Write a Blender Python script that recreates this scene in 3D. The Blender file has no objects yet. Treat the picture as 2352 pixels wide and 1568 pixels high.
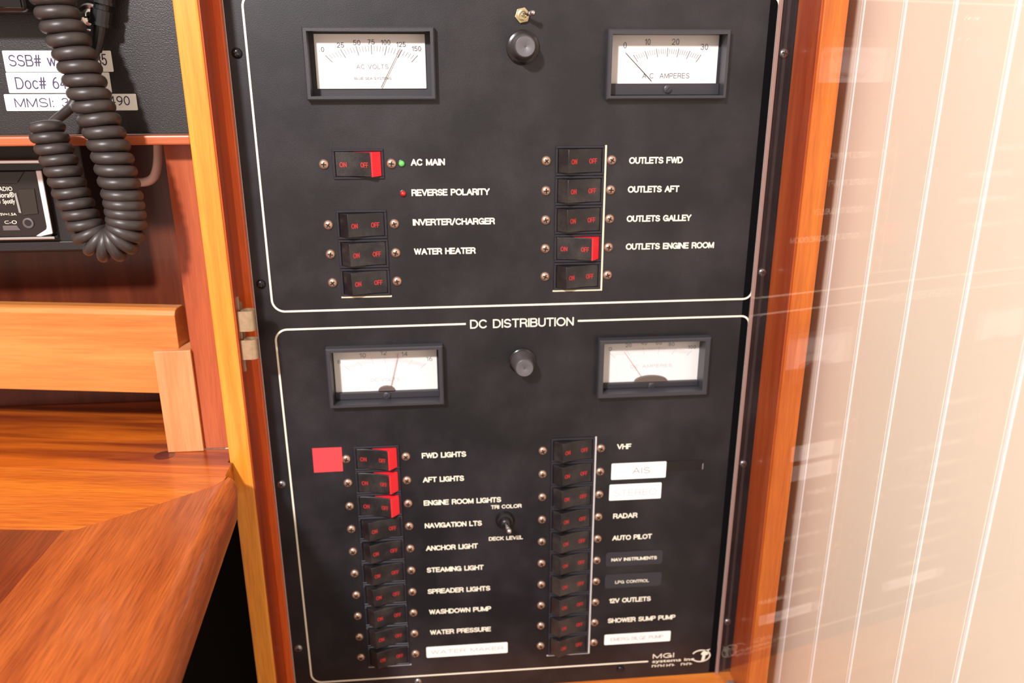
import bpy, math, random
from mathutils import Matrix, Vector

random.seed(7)
S = 0.001            # everything below is measured in millimetres
Z0 = 1.0             # height of the panel datum above the cabin sole, metres
SC = bpy.context.scene
COL = SC.collection

# ------------------------------------------------------------------ camera
cam_d = bpy.data.cameras.new('camera')
cam = bpy.data.objects.new('camera', cam_d)
COL.objects.link(cam)
cam_d.sensor_width = 36.0
cam_d.lens = 28.183
cam_d.clip_start = 0.01
RX, RY, RZ = (0.995888, -0.090577, -0.001806), (0.030275, 0.313949, 0.948957), (-0.085387, -0.945110, 0.315400)
cam.matrix_world = Matrix(((RX[0], RY[0], RZ[0], -51.813 * S),
                           (RX[1], RY[1], RZ[1], -524.640 * S),
                           (RX[2], RY[2], RZ[2], 259.773 * S + Z0),
                           (0, 0, 0, 1)))
cam_d.dof.use_dof = True
cam_d.dof.focus_distance = 0.470
cam_d.dof.aperture_fstop = 7.5
SC.camera = cam

# ------------------------------------------------------------------ light
w = bpy.data.worlds.new('cabin_air')
SC.world = w
w.use_nodes = True
w.node_tree.nodes['Background'].inputs[0].default_value = (1.0, 0.83, 0.69, 1)
w.node_tree.nodes['Background'].inputs[1].default_value = 0.67

def area(name, loc, target, size, power, col):
    d = bpy.data.lights.new(name, 'AREA')
    d.shape = 'DISK'
    d.size = size
    d.energy = power
    d.color = col
    o = bpy.data.objects.new(name, d)
    COL.objects.link(o)
    p = Vector((loc[0] * S, loc[1] * S, loc[2] * S + Z0))
    t = Vector((target[0] * S, target[1] * S, target[2] * S + Z0))
    o.location = p
    o.rotation_euler = (t - p).to_track_quat('-Z', 'Y').to_euler()
    return o
area('cabin_lamp', (-520, -1060, 880), (0, 0, 80), 0.10, 20.0, (1.0, 0.96, 0.97))

SC.view_settings.view_transform = 'Standard'
SC.view_settings.look = 'None'
SC.view_settings.gamma = 1.0
SC.view_settings.use_curve_mapping = False
SC.view_settings.exposure = 0.45

# ------------------------------------------------------------------ materials
def srgb(r, g, b):
    def f(c):
        c /= 255.0
        return c / 12.92 if c <= 0.04045 else ((c + 0.055) / 1.055) ** 2.4
    return (f(r), f(g), f(b), 1)

MATS = {}
def new_mat(name):
    m = bpy.data.materials.new(name)
    m.use_nodes = True
    MATS[name] = m
    return m, m.node_tree, m.node_tree.nodes['Principled BSDF']

def plain(name, col, rough=0.5, metal=0.0, spec=0.5, bump=0.0, bscale=800, coat=0.0, var=0.0, vscale=60, emit=None):
    m, t, b = new_mat(name)
    b.inputs['Base Color'].default_value = col
    b.inputs['Roughness'].default_value = rough
    b.inputs['Metallic'].default_value = metal
    b.inputs['Specular IOR Level'].default_value = spec
    b.inputs['Coat Weight'].default_value = coat
    b.inputs['Coat Roughness'].default_value = 0.15
    tc = t.nodes.new('ShaderNodeTexCoord')
    if bump:
        n = t.nodes.new('ShaderNodeTexNoise')
        n.inputs['Scale'].default_value = bscale
        n.inputs['Detail'].default_value = 2
        bp = t.nodes.new('ShaderNodeBump')
        bp.inputs['Strength'].default_value = bump
        bp.inputs['Distance'].default_value = 0.0004
        t.links.new(tc.outputs['Object'], n.inputs['Vector'])
        t.links.new(n.outputs['Fac'], bp.inputs['Height'])
        t.links.new(bp.outputs['Normal'], b.inputs['Normal'])
    if var:
        n = t.nodes.new('ShaderNodeTexNoise')
        n.inputs['Scale'].default_value = vscale
        n.inputs['Detail'].default_value = 5
        mx = t.nodes.new('ShaderNodeMix')
        mx.data_type = 'RGBA'
        mx.inputs[6].default_value = tuple(c * (1 - var) for c in col[:3]) + (1,)
        mx.inputs[7].default_value = tuple(min(1, c * (1 + var)) for c in col[:3]) + (1,)
        t.links.new(tc.outputs['Object'], n.inputs['Vector'])
        t.links.new(n.outputs['Fac'], mx.inputs[0])
        t.links.new(mx.outputs[2], b.inputs['Base Color'])
    if emit:
        b.inputs['Emission Color'].default_value = emit[0]
        b.inputs['Emission Strength'].default_value = emit[1]
    return m

def dusty(name, col, dust, rough, amount=0.5, scale=22, bump=0.25, bscale=900, random_shift=False, spec=0.5):
    """dark plastic or paint with handled smudges and dust of their own shape"""
    m, t, b = new_mat(name)
    N, L = t.nodes, t.links
    tc = N.new('ShaderNodeTexCoord')
    vec = tc.outputs['Object']
    if random_shift:
        oi = N.new('ShaderNodeObjectInfo')
        add = N.new('ShaderNodeVectorMath'); add.operation = 'ADD'
        sc = N.new('ShaderNodeVectorMath'); sc.operation = 'SCALE'
        sc.inputs['Scale'].default_value = 5.0
        cmb = N.new('ShaderNodeCombineXYZ')
        for i in range(3):
            L.new(oi.outputs['Random'], cmb.inputs[i])
        L.new(cmb.outputs[0], sc.inputs[0])
        L.new(vec, add.inputs[0]); L.new(sc.outputs[0], add.inputs[1])
        vec = add.outputs[0]
    n1 = N.new('ShaderNodeTexNoise'); n1.inputs['Scale'].default_value = scale; n1.inputs['Detail'].default_value = 4
    n1.inputs['Roughness'].default_value = 0.6
    L.new(vec, n1.inputs['Vector'])
    r = N.new('ShaderNodeValToRGB')
    r.color_ramp.elements[0].position = 0.42; r.color_ramp.elements[0].color = (0, 0, 0, 1)
    r.color_ramp.elements[1].position = 0.78; r.color_ramp.elements[1].color = (amount, amount, amount, 1)
    L.new(n1.outputs['Fac'], r.inputs['Fac'])
    n2 = N.new('ShaderNodeTexNoise'); n2.inputs['Scale'].default_value = bscale; n2.inputs['Detail'].default_value = 1
    L.new(tc.outputs['Object'], n2.inputs['Vector'])
    mx = N.new('ShaderNodeMix'); mx.data_type = 'RGBA'
    mx.inputs[6].default_value = col; mx.inputs[7].default_value = dust
    L.new(r.outputs['Color'], mx.inputs[0])
    # fine speckle of the paint
    sp = N.new('ShaderNodeMix'); sp.data_type = 'RGBA'; sp.blend_type = 'MULTIPLY'
    sp.inputs[0].default_value = 0.7
    rr = N.new('ShaderNodeValToRGB')
    rr.color_ramp.elements[0].position = 0.30; rr.color_ramp.elements[0].color = (0.55, 0.5, 0.52, 1)
    rr.color_ramp.elements[1].position = 0.72; rr.color_ramp.elements[1].color = (1.5, 1.45, 1.45, 1)
    L.new(n2.outputs['Fac'], rr.inputs['Fac'])
    L.new(mx.outputs[2], sp.inputs[6]); L.new(rr.outputs['Color'], sp.inputs[7])
    L.new(sp.outputs[2], b.inputs['Base Color'])
    b.inputs['Roughness'].default_value = rough
    b.inputs['Specular IOR Level'].default_value = spec
    bp = N.new('ShaderNodeBump'); bp.inputs['Strength'].default_value = bump; bp.inputs['Distance'].default_value = 0.0004
    L.new(n2.outputs['Fac'], bp.inputs['Height']); L.new(bp.outputs['Normal'], b.inputs['Normal'])
    return m

def wood(name, light, dark, axis='Z', rough=0.36, coat=0.35, scale=1.0, contrast=1.0, fine=0.35, rot=0.0, seed=0.0):
    """varnished timber, grain along the given axis"""
    m, t, b = new_mat(name)
    N, L = t.nodes, t.links
    tc = N.new('ShaderNodeTexCoord')
    r0 = N.new('ShaderNodeMapping'); r0.inputs['Rotation'].default_value = (0, 0, rot)
    r0.inputs['Location'].default_value = (seed, seed * 0.7, seed * 1.3)
    L.new(tc.outputs['Object'], r0.inputs['Vector'])
    mp = N.new('ShaderNodeMapping')
    along, across = 5.0 * scale, 75.0 * scale
    s = [across] * 3; s['XYZ'.index(axis)] = along
    mp.inputs['Scale'].default_value = s
    L.new(r0.outputs[0], mp.inputs['Vector'])
    n = N.new('ShaderNodeTexNoise'); n.inputs['Scale'].default_value = 1.0; n.inputs['Detail'].default_value = 5
    n.inputs['Distortion'].default_value = 0.6
    L.new(mp.outputs[0], n.inputs['Vector'])
    ramp = N.new('ShaderNodeValToRGB')
    ramp.color_ramp.elements[0].position = 0.5 - 0.22 / contrast; ramp.color_ramp.elements[0].color = dark
    ramp.color_ramp.elements[1].position = 0.5 + 0.20 / contrast; ramp.color_ramp.elements[1].color = light
    L.new(n.outputs['Fac'], ramp.inputs['Fac'])
    mp2 = N.new('ShaderNodeMapping')
    s2 = [1100.0 * scale] * 3; s2['XYZ'.index(axis)] = 48.0 * scale
    mp2.inputs['Scale'].default_value = s2
    L.new(r0.outputs[0], mp2.inputs['Vector'])
    n2 = N.new('ShaderNodeTexNoise'); n2.inputs['Scale'].default_value = 1.0; n2.inputs['Detail'].default_value = 3
    L.new(mp2.outputs[0], n2.inputs['Vector'])
    rr = N.new('ShaderNodeValToRGB')
    rr.color_ramp.elements[0].position = 0.32; rr.color_ramp.elements[0].color = (0.45, 0.38, 0.33, 1)
    rr.color_ramp.elements[1].position = 0.60; rr.color_ramp.elements[1].color = (1.08, 1.06, 1.04, 1)
    L.new(n2.outputs['Fac'], rr.inputs['Fac'])
    mx = N.new('ShaderNodeMix'); mx.data_type = 'RGBA'; mx.blend_type = 'MULTIPLY'
    mx.inputs[0].default_value = fine
    L.new(ramp.outputs['Color'], mx.inputs[6]); L.new(rr.outputs['Color'], mx.inputs[7])
    L.new(mx.outputs[2], b.inputs['Base Color'])
    b.inputs['Roughness'].default_value = rough
    b.inputs['Coat Weight'].default_value = coat
    b.inputs['Coat Roughness'].default_value = 0.12
    bp = N.new('ShaderNodeBump'); bp.inputs['Strength'].default_value = 0.12; bp.inputs['Distance'].default_value = 0.0003
    L.new(n2.outputs['Fac'], bp.inputs['Height']); L.new(bp.outputs['Normal'], b.inputs['Normal'])
    return m

dusty('panel_paint', srgb(18, 17, 22), srgb(58, 54, 58), 0.40, amount=0.6, scale=18, bump=0.10, bscale=1500, spec=0.5)
dusty('radio_paint', srgb(30, 27, 28), srgb(58, 53, 52), 0.42, amount=0.35, scale=12, bump=0.35, bscale=1300)
dusty('switch_plastic', srgb(26, 24, 27), srgb(78, 72, 66), 0.36, amount=0.5, scale=60, bump=0.08, bscale=1500, random_shift=True)
plain('housing_plastic', srgb(36, 34, 42), 0.34)
plain('meter_plastic', srgb(54, 53, 58), 0.42, bump=0.15, bscale=1500)
plain('meter_inside', srgb(46, 44, 50), 0.5)
plain('shade_strip_black', srgb(12, 11, 13), 0.95, spec=0.05)  # matte black for the shade painted along the acrylic edge
plain('print_white', srgb(236, 228, 208), 0.5)
plain('print_red', srgb(168, 38, 38), 0.5)
plain('flag_red', srgb(235, 42, 52), 0.4)
plain('cut_edge', srgb(226, 210, 184), 0.45)
plain('cut_edge_grey', srgb(196, 190, 190), 0.45)
plain('dial_white', srgb(226, 222, 220), 0.6)
plain('dial_print', srgb(66, 63, 70), 0.6)
plain('dial_print_faint', srgb(182, 178, 186), 0.6)
plain('needle_black', srgb(30, 28, 36), 0.5)
plain('needle_red', srgb(186, 112, 116), 0.5)
plain('hub_brown', srgb(96, 82, 76), 0.4)
plain('bronze', srgb(192, 158, 138), 0.34, metal=0.75)
plain('slot_dark', srgb(22, 18, 16), 0.6)
plain('black_screw', srgb(26, 24, 27), 0.25, metal=0.4)
plain('grey_screw', srgb(150, 148, 152), 0.3, metal=0.9)
plain('knob_plastic', srgb(70, 65, 66), 0.4, bump=0.1, bscale=1500)
plain('knob_face', srgb(92, 88, 92), 0.45)
plain('knob_skirt', srgb(24, 21, 22), 0.22)
plain('brass', srgb(206, 190, 150), 0.28, metal=0.9)
plain('chrome', srgb(220, 220, 222), 0.14, metal=1.0)
plain('rubber_black', srgb(22, 21, 23), 0.35)
plain('led_green', srgb(96, 170, 84), 0.2, emit=(srgb(90, 230, 90), 0.25))
plain('led_red', srgb(190, 22, 16), 0.18, coat=0.6)
plain('sticker_white', srgb(246, 245, 240), 0.5)
plain('sticker_red', srgb(232, 66, 72), 0.55, bump=0.2, bscale=900)
plain('sticker_grey', srgb(48, 46, 52), 0.4)
plain('sticker_black', srgb(24, 18, 19), 0.25)
plain('ink_purple', srgb(62, 50, 84), 0.5)
plain('ink_grey', srgb(92, 88, 96), 0.5)
plain('ink_faint', srgb(176, 172, 180), 0.5)
plain('ink_pale', srgb(124, 118, 124), 0.5)
plain('hinge_metal', srgb(190, 166, 134), 0.42, metal=0.7, var=0.2, vscale=400)
plain('plank_paint', srgb(253, 238, 218), 0.42, var=0.03, vscale=25)
plain('plank_caulk', srgb(254, 250, 246), 0.35)
plain('cord_rubber', srgb(54, 47, 45), 0.42, bump=0.1, bscale=900, var=0.2, vscale=120)
plain('stereo_black', srgb(38, 30, 29), 0.28)
plain('dash_black', srgb(28, 23, 23), 0.5, bump=0.2, bscale=1200)
plain('gloss_black', srgb(14, 12, 12), 0.12)
plain('smoked', srgb(40, 32, 28), 0.12, coat=0.5)
plain('edge_pink', srgb(168, 138, 130), 0.35)
plain('pad_grey', srgb(120, 108, 104), 0.6)
plain('pipe_grey', srgb(96, 88, 88), 0.45)
plain('hose_grey', srgb(222, 206, 200), 0.45)
plain('silver_bright', srgb(244, 242, 244), 0.3, metal=0.2)
plain('added_sole_dark', srgb(60, 40, 28), 0.6)

wood('wood_stile', srgb(240, 160, 58), srgb(214, 118, 30), 'Z', fine=0.25)
wood('wood_stile_right', srgb(226, 128, 40), srgb(196, 90, 20), 'Z', fine=0.3, seed=0.3)
wood('wood_reveal_shaded', srgb(184, 72, 22), srgb(140, 44, 10), 'Z', fine=0.3, seed=0.6)  # shade on the stile's inner side put into a darker wood colour
wood('wood_reveal_right', srgb(206, 98, 40), srgb(168, 62, 20), 'Z', fine=0.35, seed=0.7)
wood('wood_bead', srgb(238, 112, 40), srgb(206, 78, 22), 'Z', fine=0.3, seed=0.9)
wood('wood_board', srgb(190, 100, 56), srgb(148, 62, 32), 'Z', fine=0.25, seed=1.1, coat=0.15)
wood('wood_post', srgb(220, 158, 106), srgb(200, 126, 76), 'Z', fine=0.2, seed=1.4, coat=0.1, rough=0.5)
wood('wood_rail', srgb(220, 148, 80), srgb(196, 114, 54), 'X', fine=0.25, seed=1.7, scale=0.7)
wood('wood_lip', srgb(192, 102, 60), srgb(156, 70, 40), 'X', fine=0.2, seed=2.0)
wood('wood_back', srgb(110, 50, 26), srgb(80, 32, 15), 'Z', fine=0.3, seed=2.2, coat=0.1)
wood('wood_table_back', srgb(206, 106, 26), srgb(120, 42, 12), 'X', fine=0.3, seed=2.5, rot=0.164, contrast=1.5)
wood('wood_table_front', srgb(222, 128, 38), srgb(178, 82, 22), 'X', fine=0.6, seed=2.8, rot=0.13)
wood('wood_table_side', srgb(188, 98, 42), srgb(142, 62, 25), 'Y', fine=0.6, seed=3.1)
wood('wood_table_centre', srgb(136, 58, 28), srgb(94, 34, 17), 'Y', fine=0.6, seed=3.4)
wood('wood_sill', srgb(232, 142, 56), srgb(190, 92, 34), 'X', fine=0.2, seed=3.7)
wood('wood_plug', srgb(104, 38, 16), srgb(80, 26, 10), 'X', fine=0.3, seed=4.0)
plain('shade_black', srgb(14, 9, 7), 0.9, spec=0.08)  # near-black, with the shade under the table put into the colour

def acrylic(name):
    m = bpy.data.materials.new(name); m.use_nodes = True
    t = m.node_tree; N, L = t.nodes, t.links
    for n in list(N):
        N.remove(n)
    out = N.new('ShaderNodeOutputMaterial')
    tr = N.new('ShaderNodeBsdfTransparent'); tr.inputs[0].default_value = (0.985, 0.98, 0.975, 1)
    gl = N.new('ShaderNodeBsdfGlossy'); gl.inputs['Roughness'].default_value = 0.02
    fr = N.new('ShaderNodeFresnel')
    geo = N.new('ShaderNodeNewGeometry')
    mr = N.new('ShaderNodeMapRange')
    mr.inputs['To Min'].default_value = 1.49; mr.inputs['To Max'].default_value = 1 / 1.49
    L.new(geo.outputs['Backfacing'], mr.inputs['Value'])
    L.new(mr.outputs[0], fr.inputs['IOR'])
    mx = N.new('ShaderNodeMixShader')
    L.new(fr.outputs[0], mx.inputs[0]); L.new(tr.outputs[0], mx.inputs[1]); L.new(gl.outputs[0], mx.inputs[2])
    L.new(mx.outputs[0], out.inputs[0])
    MATS[name] = m
acrylic('clear_acrylic')

# ------------------------------------------------------------------ mesh helpers
class MB:
    def __init__(self):
        self.v = []; self.f = []
    def add(self, verts, faces):
        k = len(self.v)
        self.v += [tuple(p) for p in verts]
        self.f += [tuple(i + k for i in q) for q in faces]
        return self
    def box(self, x0, x1, y0, y1, z0, z1):
        v = [(x, y, z) for x in (x0, x1) for y in (y0, y1) for z in (z0, z1)]
        return self.add(v, [(0, 1, 3, 2), (4, 6, 7, 5), (0, 4, 5, 1), (2, 3, 7, 6), (0, 2, 6, 4), (1, 5, 7, 3)])
    def prism(self, poly, a, b, axis='Y'):
        """poly in the plane across the axis: Y -> (x,z), Z -> (x,y), X -> (y,z)"""
        def p(q, t):
            return {'Y': (q[0], t, q[1]), 'Z': (q[0], q[1], t), 'X': (t, q[0], q[1])}[axis]
        n = len(poly)
        v = [p(q, a) for q in poly] + [p(q, b) for q in poly]
        f = [tuple(range(n - 1, -1, -1)), tuple(range(n, 2 * n))]
        f += [(i, (i + 1) % n, (i + 1) % n + n, i + n) for i in range(n)]
        return self.add(v, f)
    def lathe(self, prof, cx=0, cz=0, n=24, cap=True):
        """profile of (radius, y) about the y axis"""
        v = []; f = []
        for r, y in prof:
            for i in range(n):
                a = 2 * math.pi * i / n
                v.append((cx + r * math.cos(a), y, cz + r * math.sin(a)))
        m = len(prof)
        for j in range(m - 1):
            for i in range(n):
                k = (i + 1) % n
                f.append((j * n + i, j * n + k, (j + 1) * n + k, (j + 1) * n + i))
        if cap:
            f.append(tuple(range(n - 1, -1, -1))); f.append(tuple((m - 1) * n + i for i in range(n)))
        return self.add(v, f)
    def tube(self, pts, rad, n=10, cap=True):
        pts = [Vector(p) for p in pts]
        m = len(pts)
        if not hasattr(rad, '__len__'):
            rad = [rad] * m
        v = []; f = []
        up = None
        for j in range(m):
            d = (pts[min(j + 1, m - 1)] - pts[max(j - 1, 0)]).normalized()
            if up is None:
                up = d.orthogonal().normalized()
            up = (up - d * up.dot(d)).normalized()
            s = d.cross(up)
            for i in range(n):
                a = 2 * math.pi * i / n
                v.append(pts[j] + (up * math.cos(a) + s * math.sin(a)) * rad[j])
        for j in range(m - 1):
            for i in range(n):
                k = (i + 1) % n
                f.append((j * n + i, j * n + k, (j + 1) * n + k, (j + 1) * n + i))
        if cap:
            f.append(tuple(range(n - 1, -1, -1))); f.append(tuple((m - 1) * n + i for i in range(n)))
        return self.add(v, f)
    def ribbon(self, pts, width, y, thick=0.12):
        """flat printed line through (x,z) points"""
        n = len(pts); L = []; R = []
        for i in range(n):
            a = Vector(pts[max(i - 1, 0)]); b = Vector(pts[min(i + 1, n - 1)])
            d = (b - a).normalized(); q = Vector((-d.y, d.x)) * width / 2; c = Vector(pts[i])
            L.append(c + q); R.append(c - q)
        v = [(p.x, y, p.y) for p in L] + [(p.x, y, p.y) for p in R] + [(p.x, y + thick, p.y) for p in L] + [(p.x, y + thick, p.y) for p in R]
        f = []
        for i in range(n - 1):
            f += [(i, i + 1, n + i + 1, n + i), (2 * n + i, 3 * n + i, 3 * n + i + 1, 2 * n + i + 1),
                  (i, 2 * n + i, 2 * n + i + 1, i + 1), (n + i, n + i + 1, 3 * n + i + 1, 3 * n + i)]
        return self.add(v, f)
    def mesh(self, name, smooth=False, fix=True):
        me = bpy.data.meshes.new(name)
        me.from_pydata([(x * S, y * S, z * S) for x, y, z in self.v], [], self.f)
        if fix:
            import bmesh
            bm = bmesh.new(); bm.from_mesh(me)
            bmesh.ops.recalc_face_normals(bm, faces=bm.faces)
            bm.to_mesh(me); bm.free()
        if smooth:
            for p in me.polygons:
                p.use_smooth = True
        me.update()
        return me

def obj(name, me, mat, parent=None, bevel=0.0, seg=2, smooth_angle=None, loc=None):
    o = bpy.data.objects.new(name, me)
    COL.objects.link(o)
    if mat and not me.materials:
        me.materials.append(MATS[mat])
    if parent is not None:
        o.parent = parent
    if loc is not None:
        o.location = (loc[0] * S, loc[1] * S, loc[2] * S + (0 if parent is not None else Z0))
    elif parent is None:
        o.location = (0, 0, Z0)
    if bevel:
        b = o.modifiers.new('bevel', 'BEVEL'); b.width = bevel * S; b.segments = seg; b.limit_method = 'ANGLE'
        b.angle_limit = math.radians(35)
    return o

def smooth_by_angle(me, deg=35):
    import bmesh
    bm = bmesh.new(); bm.from_mesh(me)
    for f in bm.faces:
        f.smooth = True
    for e in bm.edges:
        if len(e.link_faces) == 2 and e.calc_face_angle(0) > math.radians(deg):
            e.smooth = False
    bm.to_mesh(me); bm.free()
    return me

def thing(name, label, cat, loc=(0, 0, 0), rotz=0.0, group=None):
    o = bpy.data.objects.new(name, None)
    o.empty_display_size = 0.01
    COL.objects.link(o)
    o.location = (loc[0] * S, loc[1] * S, loc[2] * S + Z0)
    o.rotation_euler = (0, 0, rotz)
    return tag(o, label, cat, group)

def tag(o, label, cat, group=None):
    o['label'] = label; o['category'] = cat
    if group:
        o['group'] = group
    return o

def struct(name, me, mat, label, bevel=0.0, seg=2):
    o = obj(name, me, mat, bevel=bevel, seg=seg)
    o['kind'] = 'structure'; o['label'] = label; o['category'] = name.split('_')[0]
    return o

# lettering ---------------------------------------------------------
_cap = {}
def raw_text(s, bold):
    c = bpy.data.curves.new('lettering_curve', 'FONT')
    c.body = s; c.size = 1.0; c.offset = bold; c.resolution_u = 3
    o = bpy.data.objects.new('lettering_tmp', c)
    COL.objects.link(o)
    bpy.context.view_layer.update()
    me = bpy.data.meshes.new_from_object(o.evaluated_get(bpy.context.evaluated_depsgraph_get()))
    bpy.data.objects.remove(o); bpy.data.curves.remove(c)
    return me

def text_mesh(s, x, z, wid, cap, y=-0.15, bold=0.012, yfun=None, slant=0.0):
    """flat lettering in the x-z plane facing -y; left end x, baseline z, given width and capital height"""
    if bold not in _cap:
        m = raw_text('H', bold)
        zs = [v.co.y for v in m.vertices]
        _cap[bold] = (min(zs), max(zs)); bpy.data.meshes.remove(m)
    b0, b1 = _cap[bold]
    me = raw_text(s, bold)
    xs = [v.co.x for v in me.vertices]
    x0, x1 = min(xs), max(xs)
    kx = wid / (x1 - x0); kz = cap / (b1 - b0)
    for v in me.vertices:
        px = x + (v.co.x - x0) * kx
        pz = z + (v.co.y - b0) * kz + slant * (px - x)
        v.co = (px * S, (yfun(px) if yfun else y) * S, pz * S)
    me.name = 'lettering'
    # faces should look to -y
    if me.polygons and me.polygons[0].normal.y > 0:
        me.flip_normals()
    me.materials.clear()
    return me

def _arc(cx, cz, rx, rz, a0, a1, n=12):
    return [(cx + rx * math.cos(math.radians(a0 + (a1 - a0) * i / n)), cz + rz * math.sin(math.radians(a0 + (a1 - a0) * i / n))) for i in range(n + 1)]
GLYPH = {
 'A': (.84, [[(0, 0), (.42, 1), (.84, 0)], [(.15, .34), (.69, .34)]]),
 'B': (.72, [[(0, 0), (0, 1)], [(0, 1), (.42, 1)] + _arc(.44, .765, .235, .235, 90, -90) + [(0, .53)], [(0, 0), (.44, 0)] + _arc(.45, .265, .27, .265, -90, 90)]),
 'C': (.84, [_arc(.44, .5, .44, .5, 42, 318, 20)]),
 'D': (.78, [[(0, 0), (0, 1)], [(0, 1), (.34, 1)] + _arc(.34, .5, .44, .5, 90, -90, 14) + [(0, 0)]]),
 'E': (.64, [[(.64, 1), (0, 1), (0, 0), (.64, 0)], [(0, .52), (.58, .52)]]),
 'F': (.60, [[(.60, 1), (0, 1), (0, 0)], [(0, .5), (.53, .5)]]),
 'G': (.88, [_arc(.45, .5, .45, .5, 45, 328, 20) + [(.86, .45), (.5, .45)], [(.87, .45), (.87, .02)]]),
 'H': (.74, [[(0, 0), (0, 1)], [(.74, 0), (.74, 1)], [(0, .52), (.74, .52)]]),
 'I': (.02, [[(.01, 0), (.01, 1)]]),
 'J': (.52, [[(.52, 1), (.52, .28)] + _arc(.26, .27, .26, .27, 0, -180)]),
 'K': (.72, [[(0, 0), (0, 1)], [(.68, 1), (0, .36)], [(.25, .59), (.72, 0)]]),
 'L': (.56, [[(0, 1), (0, 0), (.56, 0)]]),
 'M': (.88, [[(0, 0), (0, 1), (.44, .04), (.88, 1), (.88, 0)]]),
 'N': (.74, [[(0, 0), (0, 1), (.74, 0), (.74, 1)]]),
 'O': (.94, [_arc(.47, .5, .47, .5, 0, 360, 24)]),
 'P': (.68, [[(0, 0), (0, 1)], [(0, 1), (.42, 1)] + _arc(.42, .73, .26, .27, 90, -90) + [(0, .46)]]),
 'R': (.72, [[(0, 0), (0, 1)], [(0, 1), (.44, 1)] + _arc(.44, .74, .26, .26, 90, -90) + [(0, .48)], [(.42, .48), (.60, .40), (.66, .2), (.72, 0)]]),
 'S': (.72, [_arc(.36, .745, .32, .255, 25, 270, 12) + _arc(.36, .25, .36, .25, 88, -155, 12)]),
 'T': (.72, [[(0, 1), (.72, 1)], [(.36, 1), (.36, 0)]]),
 'U': (.72, [[(0, 1), (0, .34)] + _arc(.36, .34, .36, .34, 180, 360) + [(.72, 1)]]),
 'V': (.80, [[(0, 1), (.4, 0), (.8, 1)]]),
 'W': (1.12, [[(0, 1), (.28, 0), (.56, 1), (.84, 0), (1.12, 1)]]),
 'X': (.76, [[(0, 0), (.76, 1)], [(0, 1), (.76, 0)]]),
 'Y': (.78, [[(0, 1), (.39, .46), (.78, 1)], [(.39, .46), (.39, 0)]]),
 'Z': (.68, [[(0, 1), (.68, 1), (0, 0), (.68, 0)]]),
 '0': (.58, [_arc(.29, .5, .29, .5, 0, 360, 20)]),
 '1': (.26, [[(0, .76), (.24, 1), (.24, 0)]]),
 '2': (.58, [_arc(.29, .71, .29, .29, 170, -30) + [(0, 0), (.58, 0)]]),
 '3': (.58, [_arc(.28, .76, .26, .24, 160, -90) + _arc(.28, .26, .30, .26, 90, -165)]),
 '4': (.62, [[(.46, 0), (.46, 1)], [(.46, 1), (0, .3), (.62, .3)]]),
 '5': (.58, [[(.52, 1), (.1, 1), (.04, .5)] + _arc(.28, .32, .30, .32, 130, -155)]),
 '6': (.58, [_arc(.29, .31, .29, .31, 0, 360, 16), _arc(.46, .36, .46, .64, 180, 95)]),
 '8': (.58, [_arc(.29, .76, .25, .24, 0, 360, 16), _arc(.29, .27, .29, .27, 0, 360, 16)]),
 '9': (.58, [_arc(.29, .69, .29, .31, 0, 360, 16), _arc(.12, .64, .46, .64, 0, -85)]),
 '7': (.56, [[(0, 1), (.56, 1), (.18, 0)]]),
 '/': (.42, [[(0, -.05), (.42, 1.05)]]), '-': (.34, [[(0, .42), (.34, .42)]]),
 '#': (.66, [[(.12, 0), (.26, 1)], [(.40, 0), (.54, 1)], [(.02, .66), (.66, .66)], [(0, .34), (.63, .34)]]),
 ':': (.04, [[(.02, 0), (.02, .06)], [(.02, .62), (.02, .68)]]),
 'o': (.60, [_arc(.30, .36, .30, .36, 0, 360, 18)]), 'c': (.54, [_arc(.30, .36, .30, .36, 45, 315, 14)]),
 'w': (.84, [[(0, .72), (.21, 0), (.42, .72), (.63, 0), (.84, .72)]]),
}
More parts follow.
